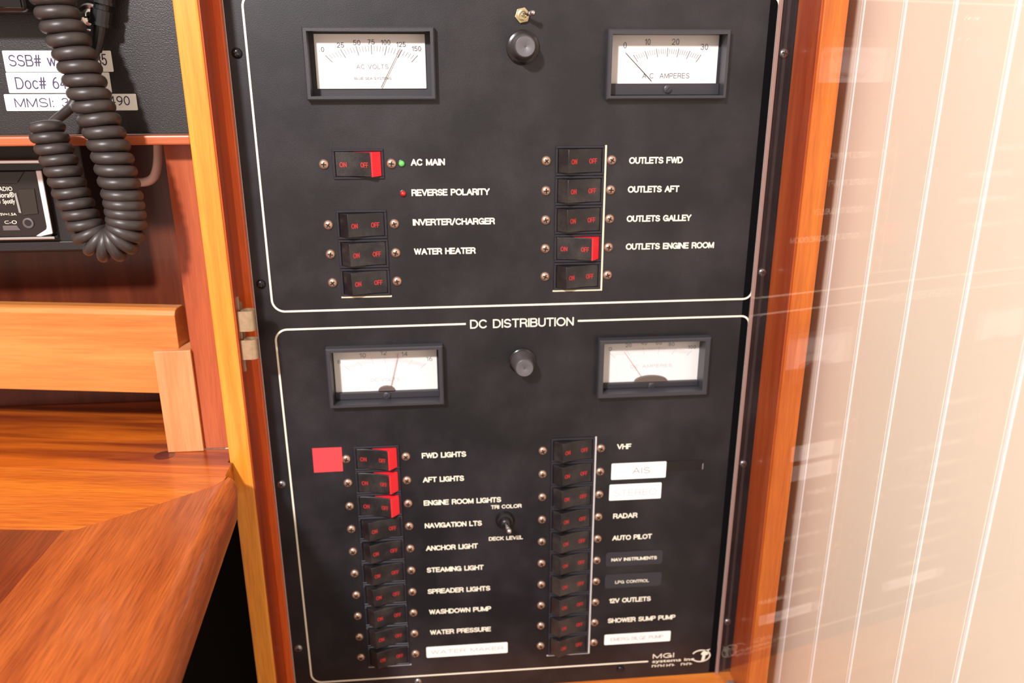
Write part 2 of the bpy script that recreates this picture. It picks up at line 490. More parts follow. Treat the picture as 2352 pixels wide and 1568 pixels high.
def stroke_mesh(txt, x, z, wid, cap, stroke, y=-0.15, gap=0.30, yfun=None, slant=0.0):
    """even-stroke lettering (engraver's style) in the x-z plane; left end x, baseline z"""
    pen = 0.0; strokes = []
    for ch in txt:
        if ch == ' ':
            pen += 0.60; continue
        gw, lines = GLYPH[ch]
        for ln in lines:
            strokes.append([(pen + a, b) for a, b in ln])
        pen += gw + gap
    pen -= gap
    hw = stroke / 2
    kx = (wid - stroke) / max(pen, .05); kz = cap - stroke
    vs = []; fs_ = []
    parts = []
    for ln in strokes:
        P = []
        for a, b in ln:
            q = Vector((x + hw + a * kx, z + hw + b * kz))
            if not P or (q - P[-1]).length > 1e-4:
                P.append(q)
        if (P[0] - P[-1]).length < 1e-3 and len(P) > 14:
            parts.append((P[:-1], True, 0, 0)); continue
        cur = [P[0]]; e0 = 0.9
        for i_ in range(1, len(P)):
            cur.append(P[i_])
            if i_ == len(P) - 1:
                parts.append((cur, False, e0, 0.9)); break
            turn = (P[i_] - P[i_ - 1]).angle(P[i_ + 1] - P[i_])
            if turn > math.radians(48):            # a real corner: two overlapping strokes
                ex = 0.9 if turn < math.radians(105) else 0.45
                parts.append((cur, False, e0, ex)); cur = [P[i_]]; e0 = ex
    for k_, (P, closed, ea, eb) in enumerate(parts):
        n = len(P)
        if not closed:
            P = list(P)
            P[0], P[-1] = P[0] - (P[1] - P[0]).normalized() * hw * ea, P[-1] + (P[-1] - P[-2]).normalized() * hw * eb
        k0 = len(vs); dy = -0.010 * (k_ % 7)
        for i_ in range(n):
            d0 = (P[i_] - P[i_ - 1]).normalized() if (i_ > 0 or closed) else None
            d1 = (P[(i_ + 1) % n] - P[i_]).normalized() if (i_ < n - 1 or closed) else None
            d0 = d0 or d1; d1 = d1 or d0
            n0 = Vector((-d0.y, d0.x)); n1 = Vector((-d1.y, d1.x))
            mt = n0 + n1
            mt = mt.normalized() if mt.length > 1e-6 else n0
            ml = hw / max(mt.dot(n0), 0.42)
            for q in (P[i_] + mt * ml, P[i_] - mt * ml):
                vs.append((q.x * S, ((yfun(q.x) if yfun else y) + dy) * S, (q.y + slant * (q.x - x)) * S))
        for i_ in range(n if closed else n - 1):
            a = k0 + 2 * i_; b = k0 + 2 * ((i_ + 1) % n)
            fs_.append((a, a + 1, b + 1, b))
    me = bpy.data.meshes.new('lettering'); me.from_pydata(vs, [], fs_); me.update()
    return me
def engraved(s, x, z, wid, cap, mat, parent, y=-0.2, stroke=0.85, gap=0.24):
    return obj('lettering', stroke_mesh(s, x, z, wid, cap, stroke, y, gap), mat, parent)

def lettering(s, x, z, wid, cap, mat, parent, y=-0.15, bold=0.012, slant=0.0, name='lettering'):
    return obj(name, text_mesh(s, x, z, wid, cap, y, bold, slant=slant), mat, parent)

def arc(cx, cz, r, a0, a1, n=8):
    return [(cx + r * math.cos(math.radians(a0 + (a1 - a0) * i / n)), cz + r * math.sin(math.radians(a0 + (a1 - a0) * i / n))) for i in range(n + 1)]

# ================================================================== the setting
# left stile of the panel recess and its inner bead
struct('trim_1', MB().box(-194.6, -181.0, -33, 6, -232, 430).mesh('stile'), 'wood_stile', 'orange varnished upright stile left of the black electrical panel', 1.2)
struct('trim_2', MB().box(-180.9, -175.6, -4, 6, -208, 430).mesh('bead'), 'wood_bead', 'red-brown wooden bead beside the left edge of the electrical panel', 0.6)
struct('trim_3', MB().box(177.2, 192.4, -34, 6, -232, 430).mesh('stile'), 'wood_stile_right', 'orange varnished upright stile behind the clear acrylic sheet', 0.8)
struct('trim_7', MB().box(176.0, 177.1, -32.6, -0.6, -208.6, 430).mesh('reveal'), 'wood_reveal_right', 'red-brown reveal facing the right edge of the electrical panel')
struct('trim_8', MB().box(-180.9, -180.2, -32.0, -4.2, -208.6, 430).mesh('reveal'), 'wood_reveal_shaded', 'red-brown reveal with painted-in shade, between the left stile and the inner bead')
struct('trim_4', MB().box(-180.5, 176.8, -36, 6, -232, -208.8).mesh('sill'), 'wood_sill', 'orange wooden sill under the electrical panel', 1.5)
struct('trim_5', MB().box(-216.3, -195.0, -12, 78, 18.3, 221).mesh('board'), 'wood_board', 'pinkish brown upright board left of the orange stile', 0.5)
struct('trim_6', MB().box(-194.4, 216, 8, 20, -280, 430).mesh('backing'), 'shade_black', 'dark backing board behind the electrical panel')

# right-hand wall: painted planks with light caulk between them
wr = struct('wall_right', MB().box(216.5, 226, -520, 60, -420, 420).mesh('wall_backing'), 'plank_caulk', 'cream painted plank wall right of the panel')
pitch, x_face = 47.3, 213.0
y_hi = 34.0
k = 0
y = y_hi
while y > -500:
    y1 = y - pitch + 4.0
    obj('plank', MB().box(x_face, 216.4, y1, y, -420, 420).mesh('plank'), 'plank_paint', wr, 0.35, loc=(0, 0, 0))
    obj('caulk_line', MB().prism([(216.4, y1 - 4.0), (x_face + 0.3, y1 - 4.0), (x_face - 0.25, y1 - 3.2), (x_face - 0.35, y1 - 2.0), (x_face - 0.25, y1 - 0.8), (x_face + 0.3, y1), (216.4, y1)], -420, 420, 'Z').mesh('caulk'), 'plank_caulk', wr, loc=(0, 0, 0))
    y -= pitch
    k += 1

# cubby left of the stile
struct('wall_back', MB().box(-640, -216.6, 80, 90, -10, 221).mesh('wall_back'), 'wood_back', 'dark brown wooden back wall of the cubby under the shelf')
struct('wall_lower', MB().box(-640, -195.0, -4, 6, -420, -14).mesh('wall_lower'), 'shade_black', 'panel under the chart table, its shade painted in as near-black')
struct('wall_front', MB().box(-195.0, 192.4, -30, -20, -420, -232.4).mesh('wall_front'), 'wood_sill', 'orange wooden cabinet front below the sill of the electrical panel')
struct('wall_left', MB().box(-652, -640.5, -430, 90, -420, 430).mesh('wall_left'), 'plank_paint', 'cream painted side wall at the left end of the chart table')
struct('floor', MB().box(-1600, 900, -2200, 120, -1010, -1000).mesh('floor'), 'added_sole_dark', 'dark brown cabin sole, unseen, added for dark reflections in the panel')  # out of view; added so the lower panel reflects something dark

# ================================================================== shelf, rail, table
sh = tag(obj('shelf', MB().box(-640, -195.0, -29, 79, 221.4, 226.8).mesh('shelf'), 'wood_lip', bevel=1.0), 'thin red-brown wooden shelf under the black radio panel', 'shelf')

fr = thing('fiddle_rail', 'pale orange wooden rail held by a short post on the chart table', 'rail', (-224.8, -9.2, 18.2))
rail = MB()
prof = [(0, 39.5), (16, 39.5), (16, 95), (13, 98), (5, 98), (2, 97), (0.4, 94)]
rail.prism(prof, -400, 0, 'X')
ro = obj('rail', rail.mesh('rail'), 'wood_rail', fr, 0.6)
ro.rotation_euler = (0, 0, -math.radians(9.5))
post = MB().prism([(-14.4, -6.0), (9.0, -6.0), (9.0, -3.2), (8.2, -3.0), (8.2, 17), (0.5, 17), (0.5, -0.6), (-14.4, -0.6)], 0, 72.0, 'Z')
obj('post', post.mesh('post'), 'wood_post', fr, 0.4)

ct = thing('chart_table', 'varnished wooden chart table with a rounded dark edge board', 'table', (-300, -120, 18))
def board(name, poly, mat, zt=0.0, zb=-24.0, bev=0.5):
    p = [(x + 300, y + 120) for x, y in poly]
    return obj(name, MB().prism(p, zb, zt, 'Z').mesh(name), mat, ct, bev)
board('back_board', [(-192.6, -51.6), (-640, 22.2), (-640, 79), (-217, 79), (-217, -12.4), (-195.2, -12.4), (-195.2, -33.6), (-192.6, -33.6)], 'wood_table_back')
board('front_board', [(-191.6, -52.4), (-640, 21.6), (-640, -66.5), (-259.6, -109.5), (-195.2, -64.6), (-191.8, -58.2)], 'wood_table_front')
board('centre_board', [(-267.5, -109.6), (-640, -67.3), (-640, -430), (-274, -430)], 'wood_table_centre', zt=-0.2)
# edge board: lofted along y with a rounded outer edge
def edge_section(y, xl, xo, drop=0.0):
    pts = [(xl, -24.0), (xl, 0.0)]
    R = min(15.0, xo - xl)
    for i in range(9):
        a = math.radians(90 - 90 * i / 8)
        pts.append((xo - R + R * math.cos(a), -drop - R + R * math.sin(a)))
    pts.append((xo - 1.5, -24.0))
    return [(x + 300, y + 120, z) for x, z in pts]
secs = []
for (y, xl, xo, dr) in [(-52.6, -191.3, -188.2, 1.0), (-54.5, -191.4, -186.2, 0.4), (-58.2, -191.6, -184.6, 0.1), (-64.6, -195.0, -183.4, 0), (-85, -222.8, -182.2, 0), (-109.9, -260, -181.0, 0), (-111.5, -267.2, -180.8, 0), (-200, -269.3, -176.0, 0), (-430, -273.5, -163.5, 0)]:
    s = edge_section(y, xl, xo, dr)
    # keep the flat of the top from folding over the outer arc on the narrow corner sections
    s = [(min(max(px, xl + 300), xo + 300), py, pz) for px, py, pz in s]
    secs.append(s)
eb = MB()
n = len(secs[0])
vv = [p for s in secs for p in s]
ff = []
for j in range(len(secs) - 1):
    for i in range(n):
        k2 = (i + 1) % n
        ff.append((j * n + i, j * n + k2, (j + 1) * n + k2, (j + 1) * n + i))
ff.append(tuple(range(n))); ff.append(tuple((len(secs) - 1) * n + i for i in range(n)))
eb.add(vv, ff)
obj('edge_board', smooth_by_angle(eb.mesh('edge_board'), 40), 'wood_table_side', ct)
pl = MB()
cp = []
for i in range(20):
    a = 2 * math.pi * i / 20
    cp.append((-240.5 + 300 + 6.6 * math.cos(a), -19 + 120 + 6.6 * math.sin(a)))
obj('plug', pl.prism(cp, -1, 0.12, 'Z').mesh('plug'), 'wood_plug', ct)

# ================================================================== radio panel, its stickers, cord
rp = thing('radio_console', 'black textured radio panel above the thin wooden shelf', 'panel', (-330, -20, 227))
obj('faceplate', MB().box(-310, 135.2, 0, 8, 0.2, 203).mesh('faceplate'), 'radio_paint', rp, 0.5)
fs = obj('finishing_washer', smooth_by_angle(MB().lathe([(7.4, 0), (7.4, -0.8), (6.4, -1.9), (4.6, -1.2), (4.4, 0)], 86, 63.9, 28).mesh('washer')), 'chrome', rp)
sc_ = obj('screw', smooth_by_angle(MB().lathe([(4.5, 0), (4.5, -1.0), (3.2, -1.9), (1.5, -2.3), (0.3, -2.4)], 86, 63.9, 24).mesh('screw')), 'chrome', fs)
obj('cross_slot', MB().box(83.6, 88.4, -2.5, -1.6, 63.4, 64.4).box(85.5, 86.5, -2.5, -1.6, 61.5, 66.3).mesh('slot'), 'slot_dark', fs)

def sticker(name, label, x, z, wid, hei, mat, yb=0.0, rad=0.6, thick=0.25, skew=0.0, rot=0.0):
    """thin rounded label stuck on a surface at depth yb; origin at its lower left corner"""
    t = thing(name, label, 'sticker', (x, yb, z))
    t.rotation_euler = (0, rot, 0)
    n = 5
    poly = arc(wid - rad, hei - rad, rad, 0, 90, n) + arc(rad, hei - rad, rad, 90, 180, n) + arc(rad, rad, rad, 180, 270, n) + arc(wid - rad, rad, rad, 270, 360, n)
    poly = [(px + skew * pz, pz) for px, pz in poly]
    obj('backing', MB().prism(poly, -thick, -0.02, 'Y').mesh('backing'), mat, t)
    return t
g = 'white number stickers on the radio panel'
st = sticker('number_sticker', 'white sticker reading SSB#, uppermost of the three on the radio panel', -294.6, 261.9, 59.0, 11.4, 'sticker_white', -20)
engraved('SSB# w', 2.6, 2.9, 25.6, 6.3, 'ink_purple', st, -0.3, 0.7)
engraved('35', 50.2, 3.4, 6.0, 6.3, 'ink_purple', st, -0.3, 0.7)
st = sticker('number_sticker', 'white sticker reading Doc#, between the SSB# and MMSI stickers', -294.9, 250.4, 56.6, 11.2, 'sticker_white', -20)
engraved('Doc# 64', 4.3, 2.1, 28.0, 6.6, 'ink_purple', st, -0.3, 0.7)
st = sticker('number_sticker', 'white sticker reading MMSI, lowest and longest of the three on the radio panel', -298.2, 240.6, 73.0, 9.2, 'sticker_white', -20)
engraved('MMSI: 3', 5.2, 1.9, 30.0, 5.2, 'ink_purple', st, -0.3, 0.58)
engraved('490', 57.6, 2.8, 11.6, 5.2, 'ink_purple', st, -0.3, 0.58)

ra = thing('radio', 'black radio set with its lower edge hanging above the number stickers', 'radio', (-330, -20.2, 292))
obj('body', MB().box(-140, 63.5, -24, 0, 0, 56).mesh('body'), 'stereo_black', ra, 3.0, 3)
obj('bottom_bezel', MB().box(-140, 61.5, -25.2, -24.1, 2, 9).mesh('bezel'), 'gloss_black', ra, 0.4)

# coiled microphone cord
path = [(-253, 310), (-251.6, 302), (-250.2, 294.4), (-247.7, 282.8), (-244.1, 269.7), (-241.5, 257.3), (-239.0, 244.1), (-235.6, 231.1), (-233.2, 217.4), (-231.7, 203.0), (-230.8, 193.0), (-230.8, 181.5), (-232.0, 174.7), (-235.8, 169.4), (-242.0, 167.0), (-248.4, 169.2), (-252.6, 174.8), (-254.6, 181.2), (-256.0, 187.5), (-258.8, 198.5), (-260.9, 210.3), (-263.6, 222.0), (-266.0, 233.5)]
def catmull(P, per=14):
    out = []
    for i in range(len(P) - 1):
        p0, p1, p2, p3 = (Vector(P[max(i - 1, 0)]), Vector(P[i]), Vector(P[i + 1]), Vector(P[min(i + 2, len(P) - 1)]))
        for k in range(per):
            t = k / per
            out.append(0.5 * ((2 * p1) + (p2 - p0) * t + (2 * p0 - 5 * p1 + 4 * p2 - p3) * t * t + (3 * p1 - p0 - 3 * p2 + p3) * t ** 3))
    out.append(Vector(P[-1]))
    return out
cl = catmull(path)
acc = [0.0]
for i in range(1, len(cl)):
    acc.append(acc[-1] + (cl[i] - cl[i - 1]).length)
total = acc[-1]
def at_len(s):
    s = min(max(s, 0), total - 1e-6)
    lo = 0
    hi = len(acc) - 1
    while hi - lo > 1:
        mid = (lo + hi) // 2
        if acc[mid] <= s:
            lo = mid
        else:
            hi = mid
    t = (s - acc[lo]) / max(acc[hi] - acc[lo], 1e-9)
    return cl[lo].lerp(cl[hi], t)
cord = thing('coiled_cord', 'black coiled microphone cord looping in front of the number stickers', 'cord', (-243, -48, 165))
hel = []; rads = []
s = 0.0; ph = 0.0; step = 36
while s < total or math.sin(ph) < 0.95:
    if s > total + 8:
        break
    frac = s / total
    # tighter on the inside of the loop, as a hanging spring
    c = at_len(s); d = (at_len(s + 1.0) - at_len(s - 1.0)).normalized()
    nrm = Vector((-d.y, d.x))
    coil_r = 7.7 if frac < 0.62 else 7.7 - 0.9 * min(1, (frac - 0.62) / 0.15)
    wire = 3.45 if frac < 0.62 else 3.45 - 0.35 * min(1, (frac - 0.62) / 0.15)
    off = nrm * (coil_r * math.cos(ph))
    hel.append((c.x + off.x + 243, coil_r * math.sin(ph), c.y + off.y - 165))
    rads.append(wire)
    pit = 6.95 if frac < 0.52 else (5.1 if frac < 0.70 else 6.2)
    s += pit / step
    ph += 2 * math.pi / step
obj('coil', MB().tube(hel, rads, 14).mesh('coil', smooth=True, fix=False), 'cord_rubber', cord)
last = Vector(hel[-1])
tail = [tuple(last), (-20.8, 9.5, 71.5), (-16.8, 14.5, 75.6), (-12.8, 17.5, 80.6), (-3.6, 18.5, 95.7), (3.6, 18.5, 110.0)]
tp = []
for i in range(len(tail) - 1):
    p0, p1, p2, p3 = (Vector(tail[max(i - 1, 0)]), Vector(tail[i]), Vector(tail[i + 1]), Vector(tail[min(i + 2, len(tail) - 1)]))
    for k in range(8):
        t = k / 8
        tp.append(0.5 * ((2 * p1) + (p2 - p0) * t + (2 * p0 - 5 * p1 + 4 * p2 - p3) * t * t + (3 * p1 - p0 - 3 * p2 + p3) * t ** 3))
tp.append(Vector(tail[-1]))
obj('tail', MB().tube(tp, 2.7, 10).mesh('tail', smooth=True, fix=False), 'cord_rubber', cord)
con = obj('plug', MB().tube([(2.6, 18.5, 108), (4.6, 18.5, 113), (7.0, 18.5, 121), (7.2, 18.5, 121.2), (9.4, 18.5, 129), (9.5, 18.5, 129.4), (10.4, 18.5, 132), (10.5, 18.5, 132.4), (13, 18.5, 143)], [3.4, 3.8, 4.2, 5.4, 5.6, 4.4, 4.4, 5.8, 6.0], 16).mesh('plug', smooth=False), 'rubber_black', cord)
obj('ring', MB().tube([(7.1, 18.5, 121.1), (7.6, 18.5, 122.8)], [6.0, 6.0], 16).tube([(10.4, 18.5, 132.2), (10.9, 18.5, 134)], [6.4, 6.4], 16).mesh('ring'), 'rubber_black', con)

# grey pipe hanging in the cubby
def smooth_pts(P, per=8):
    out = []
    for i in range(len(P) - 1):
        p0, p1, p2, p3 = (Vector(P[max(i - 1, 0)]), Vector(P[i]), Vector(P[i + 1]), Vector(P[min(i + 2, len(P) - 1)]))
        for k in range(per):
            t = k / per
            out.append(0.5 * ((2 * p1) + (p2 - p0) * t + (2 * p0 - 5 * p1 + 4 * p2 - p3) * t * t + (3 * p1 - p0 - 3 * p2 + p3) * t ** 3))
    out.append(Vector(P[-1]))
    return out
hk = tag(obj('grey_hose', MB().tube(smooth_pts([(0.6, 0, 28.4), (0, 0, 22), (-1.8, 0, 11.5), (-6, 2, 3.5), (-13, 6, 0), (-24, 14, -1)]), 2.9, 12).mesh('hose', smooth=True, fix=False), 'hose_grey', loc=(-232.6, 28, 192.8)), 'grey hose bending under the shelf beside the coiled cord', 'hose')

# ================================================================== stereo in the cubby
so = thing('car_stereo', 'black car stereo with a silver trimmed face under the shelf', 'stereo', (-330, 15, 150))
obj('mounting_frame', MB().prism([(-120, 0), (50, 0), (53, 3), (53, 71), (-120, 71)], 3.2, 40, 'Y').mesh('frame'), 'dash_black', so, 1.0)
obj('frame_lip', MB().box(-120, 50, 1.5, 3.1, 1.2, 7.5).mesh('frame_lip'), 'dash_black', so, 0.8)
obj('face', MB().prism([(-120, 11.6), (28.2, 11.6), (29.5, 13.2), (29.8, 53.2), (-120, 53.2)], -2.5, 3.1, 'Y').mesh('face'), 'stereo_black', so, 0.6)
obj('disc_slot', MB().box(-120, 33, -0.2, 3.1, 53.4, 57.2).mesh('slot'), 'gloss_black', so)
obj('slot_bar', MB().box(-120, 34.0, -3.0, 3.1, 57.3, 60.2).mesh('bar'), 'chrome', so, 0.8, 3)
obj('bottom_trim', MB().box(-120, 30.4, -3.0, 3.1, 9.6, 11.5).mesh('trim'), 'chrome', so, 0.5)
obj('silver_edge', MB().prism([(26.6, 53.4), (29.9, 53.4), (29.9, 13.4), (22.0, 11.7), (19.2, 12.0), (26.4, 16.2), (27.0, 18)], -3.6, -2.2, 'Y').mesh('edge'), 'silver_bright', so, 0.5)
fl = obj('usb_cover', MB().prism([(13.6, 25.4), (23.2, 26.2), (23.6, 42.2), (13.8, 42.0)], -3.2, -2.4, 'Y').mesh('cover'), 'smoked', so, 0.3)
obj('side_light', MB().prism([(11.0, 39.2), (12.2, 39.6), (13.0, 26.8), (11.6, 27.2)], -3.1, -2.4, 'Y').mesh('side_light'), 'chrome', so)
obj('top_button', MB().prism([(-40, 45.4), (12.6, 45.4), (14.4, 46.2), (19.6, 52.9), (-40, 52.9)], -3.1, -2.4, 'Y').mesh('button'), 'stereo_black', so, 0.4)
jk = obj('audio_jack', smooth_by_angle(MB().lathe([(3.3, -2.4), (3.3, -3.3), (2.4, -3.5), (2.0, -3.1)], 16, 20.4, 24, cap=False).mesh('jack')), 'pipe_grey', so)
obj('jack_hole', MB().lathe([(2.1, -2.4), (2.1, -3.0)], 16, 20.4, 20).mesh('hole'), 'slot_dark', so)
obj('small_button', MB().prism([(0, 15.8), (10.6, 15.8), (8.8, 18.9), (0, 18.9)], -3.2, -2.4, 'Y').mesh('button'), 'pipe_grey', so, 0.3)
lettering('iHeartRADIO', -8.0, 40.9, 18.2, 2.6, 'print_white', so, -2.75, 0.004)
lettering('pandora\u00ae', -4.6, 36.8, 15.2, 3.2, 'print_white', so, -2.75, 0.012)
lettering('Spotify', 3.0, 33.0, 7.3, 2.8, 'print_white', so, -2.75, 0.012)
obj('round_mark', MB().lathe([(2.1, -2.4), (2.1, -2.75)], -0.6, 34.2, 20).mesh('mark'), 'print_white', so)
lettering('USB 5V=1.5A', -5.5, 25.4, 15.2, 1.6, 'print_white', so, -2.75, 0.008)
lettering('\u2282-O', 1.6, 20.0, 7.4, 2.2, 'print_white', so, -2.75, 0.004)

# ================================================================== electrical panel
PX0, PX1, PZ0, PZ1 = -175.3, 176.4, -208.5, 430.0
cp_ = thing('control_panel', 'large black electrical distribution panel with cream borders and lettering', 'panel', (0, 0, 0))
METERS = {  # opening x0,x1,z0,z1
    'acv': (-127.6, -54.2, 247.6, 284.8), 'aca': (57.6, 130.2, 247.2, 283.6),
    'dcv': (-128.2, -55.4, 44.4, 82.8), 'dca': (59.2, 131.2, 45.6, 83.0)}
holes = [(a - 0.5, b + 0.5, c - 0.5, d + 0.5) for a, b, c, d in METERS.values()]
xs = sorted({PX0, PX1, *[h[0] for h in holes], *[h[1] for h in holes]})
zs = sorted({PZ0, PZ1, *[h[2] for h in holes], *[h[3] for h in holes]})
fp = MB()
for y in (0.0, 3.0):
    for i in range(len(xs) - 1):
        for j in range(len(zs) - 1):
            cx, cz = (xs[i] + xs[i + 1]) / 2, (zs[j] + zs[j + 1]) / 2
            if any(h[0] < cx < h[1] and h[2] < cz < h[3] for h in holes):
                continue
            q = [(xs[i], y, zs[j]), (xs[i + 1], y, zs[j]), (xs[i + 1], y, zs[j + 1]), (xs[i], y, zs[j + 1])]
            fp.add(q, [(0, 1, 2, 3) if y == 0 else (3, 2, 1, 0)])
fp.add([(PX0, 0, PZ0), (PX0, 3, PZ0), (PX0, 3, PZ1), (PX0, 0, PZ1)], [(0, 3, 2, 1)])
fp.add([(PX1, 0, PZ0), (PX1, 3, PZ0), (PX1, 3, PZ1), (PX1, 0, PZ1)], [(0, 1, 2, 3)])
fp.add([(PX0, 0, PZ0), (PX1, 0, PZ0), (PX1, 3, PZ0), (PX0, 3, PZ0)], [(0, 3, 2, 1)])
obj('faceplate', fp.mesh('faceplate', fix=False), 'panel_paint', cp_)
obj('bare_edge', MB().box(PX0 - 0.15, PX0 + 0.35, -0.15, 2.9, PZ0, PZ1).mesh('bare_edge'), 'cut_edge_grey', cp_)
obj('shade_strip', MB().box(157.9, 162.6, -0.12, -0.02, PZ0 + 1, PZ1).mesh('shade_strip'), 'shade_strip_black', cp_)  # painted shade beside the acrylic sheet, not a separate part
LW = 1.3
XL, XR = -164.0, 163.8
acb = arc(XL + 8, 306 - 8, 8, 90, 180)[::1] + arc(XL + 8, 110.6 + 8, 8, 180, 270) + arc(XR - 6, 110.9 + 6, 6, 270, 360) + [(XR, 306)]
acb = acb[:-1] + arc(XR - 6, 300, 6, 0, 90) + [(XL + 8, 306)]
obj('border_line', MB().ribbon(acb, LW, -0.25).mesh('border_line'), 'print_white', cp_)
b1 = [(-36.1, 98.4)] + arc(XL + 8, 98.0 - 8, 8, 90, 180) + arc(XL + 1.6 + 8, -192.2 + 8, 8, 180, 270) + [(106.2, -192.8)]
obj('border_line', MB().ribbon(b1, LW, -0.25).mesh('border_line'), 'print_white', cp_)
b2 = [(41.3, 98.3)] + arc(XR - 6, 98.4 - 6, 6, 90, 0) + [(XR, -182)]
obj('border_line', MB().ribbon(b2, LW, -0.25).mesh('border_line'), 'print_white', cp_)
PRINT = [('AC MAIN', -69.0, 204.9, 21.7), ('REVERSE POLARITY', -69.3, 185.7, 50.5), ('INVERTER/CHARGER', -69.3, 166.5, 53.7), ('WATER HEATER', -69.2, 147.1, 40.6),
         ('OUTLETS FWD', 72.5, 204.5, 35.9), ('OUTLETS AFT', 72.5, 185.8, 34.7), ('OUTLETS GALLEY', 72.6, 166.4, 44.1), ('OUTLETS ENGINE ROOM', 72.8, 147.5, 61.1),
         ('FWD LIGHTS', -69.7, -1.8, 31.9), ('AFT LIGHTS', -69.6, -21.2, 29.9), ('ENGINE ROOM LIGHTS', -69.7, -40.2, 57.0), ('NAVIGATION LTS', -69.6, -59.2, 42.4),
         ('ANCHOR LIGHT', -69.4, -78.5, 38.9), ('STEAMING LIGHT', -69.5, -97.5, 43.1), ('SPREADER LIGHTS', -69.5, -116.5, 47.9), ('WASHDOWN PUMP', -69.0, -135.1, 47.9), ('WATER PRESSURE', -68.9, -154.0, 47.4),
         ('VHF', 72.8, -1.2, 10.6), ('RADAR', 72.1, -59.0, 18.7), ('AUTO PILOT', 72.2, -78.0, 30.8), ('12V OUTLETS', 71.9, -134.6, 33.3), ('SHOWER SUMP PUMP', 71.4, -153.2, 54.8)]
for s_, x, z, wd in PRINT:
    engraved(s_, x, z, wd, 4.3, 'print_white', cp_, -0.2, 0.88)
engraved('DC DISTRIBUTION', -33.2, 94.9, 71.7, 6.3, 'print_white', cp_, -0.2, 0.95)
engraved('TRI COLOR', -20.4, -45.7, 22.9, 3.2, 'print_white', cp_, -0.2, 0.62)
engraved('DECK LEVEL', -22.2, -72.6, 25.7, 3.2, 'print_white', cp_, -0.2, 0.62)
# maker's mark
engraved('MGI', 109.9, -190.4, 17.6, 4.6, 'print_white', cp_, -0.2, 0.75)
lettering('systems inc', 109.7, -194.6, 35.0, 2.9, 'print_white', cp_, -0.2, 0.016)
tiny = MB()
for i_, wd_ in enumerate([2.2, 2.0, 2.3, 2.1, 1.2, 2.3, 2.2, 2.0, 0, 0, 2.2, 2.4, 2.0, 2.3]):
    if wd_:
        x_ = 109.6 + 2.42 * i_
        tiny.box(x_, x_ + 0.6, -0.2, -0.1, -199.0, -196.8).box(x_ + 0.6, x_ + wd_ - 0.2, -0.2, -0.1, -197.4 - 0.9 * (i_ % 2), -196.9 - 0.9 * (i_ % 2))
obj('tiny_print', tiny.mesh('tiny_print'), 'print_white', cp_)
em = MB()
el = [(150 + 7.6 * math.cos(math.radians(a)), -190.7 + 5.6 * math.sin(math.radians(a))) for a in range(-158, 166, 12)]
em.ribbon(el, 1.0, -0.25)
em.prism([(150.6, -195.8), (153.2, -195.8), (153.8, -190.6), (156.2, -189.4), (155.4, -186.8), (157.4, -184.4), (153.0, -185.6), (150.8, -187.2), (149.8, -189.0), (151.4, -190.2)], -0.25, -0.1, 'Y')
obj('emblem', em.mesh('emblem'), 'print_white', cp_)

# screws -------------------------------------------------------------
def screw_meshes(r, h):
    head = smooth_by_angle(MB().lathe([(r, 0), (r, -h * 0.25), (r * 0.86, -h * 0.62), (r * 0.6, -h * 0.88), (r * 0.3, -h), (0.05, -h * 1.02)], 0, 0, 20).mesh('screw_head'), 60)
    a, b = r * 0.52, r * 0.13
    sl = MB()
    sl.box(-a, a, -h * 1.06, -h * 0.7, -b, b).box(-b, b, -h * 1.06, -h * 0.7, -a, a)
    return head, sl.mesh('cross_slot')
hd_bronze, slot_m = screw_meshes(3.15, 2.0)
hd_black = hd_bronze.copy(); hd_grey = hd_bronze.copy()
hd_bronze.materials.append(MATS['bronze']); hd_black.materials.append(MATS['black_screw']); hd_grey.materials.append(MATS['grey_screw'])
slot_m.materials.append(MATS['slot_dark'])
def screw(parent, x, z, me=None, y=0.0):
    sc = obj('screw', me or hd_bronze, None, parent, loc=(x, y, z))
    sc.rotation_euler = (0, random.uniform(0, 1.5), 0)
    obj('cross_slot', slot_m, None, sc)
    return sc
for z in (272.5, 129.7, -17.4, -158.8):
    screw(cp_, -170.0, z, hd_black if z > 0 else hd_grey)
    screw(cp_, 169.6, z, hd_grey)
screw(cp_, -80, -197.6, hd_grey); screw(cp_, 83.6, -198.6, hd_black)

# bare cut edges of the switch openings
def edge_strip(x0, x1, z0, z1, mat='cut_edge'):
    obj('cut_edge', MB().box(x0, x1, -0.5, -0.02, z0, z1).mesh('cut_edge'), mat, cp_)
edge_strip(56.3, 57.5, 119.6, 216.6); edge_strip(23.4, 56.2, 119.6, 120.6); edge_strip(-118.4, -85.2, 118.9, 119.9)
edge_strip(56.3, 57.5, -181.0, 9.9, 'cut_edge_grey'); edge_strip(22.9, 56.2, -181.0, -180.2, 'cut_edge_grey'); edge_strip(-117.8, -84.6, -181.0, -180.2, 'cut_edge_grey')

# rocker switches ------------------------------------------------------
RW, RIDGE, RH = 14.2, 8.3, 7.55
def h_off(x):
    if x <= -RIDGE:
        t = (x + RW) / (RW - RIDGE)
        return 0.9 + 5.7 * t ** 0.95
    t = (x + RIDGE) / (RW + RIDGE)
    return 0.8 + 5.8 * (1 - t) ** 1.8
def h_on(x):
    return h_off(-x)
def rocker_profile(hf, x0, x1, base=-0.4, n=18):
    pts = [(x1, base), (x0, base)]
    xs_ = [x0 + (x1 - x0) * i / n for i in range(n + 1)] + [q for q in (-RIDGE, RIDGE) if x0 < q < x1]
    return pts, sorted(set(xs_))
def rocker_mesh(hf, x0, x1, base):
    pts, xs_ = rocker_profile(hf, x0, x1, base)
    top = [(x, -hf(x)) for x in xs_]
    poly = [(x0, -base)] + top + [(x1, -base)]
    me = MB().prism(poly, -RH, RH, 'Z').mesh('rocker')
    return smooth_by_angle(me, 25)
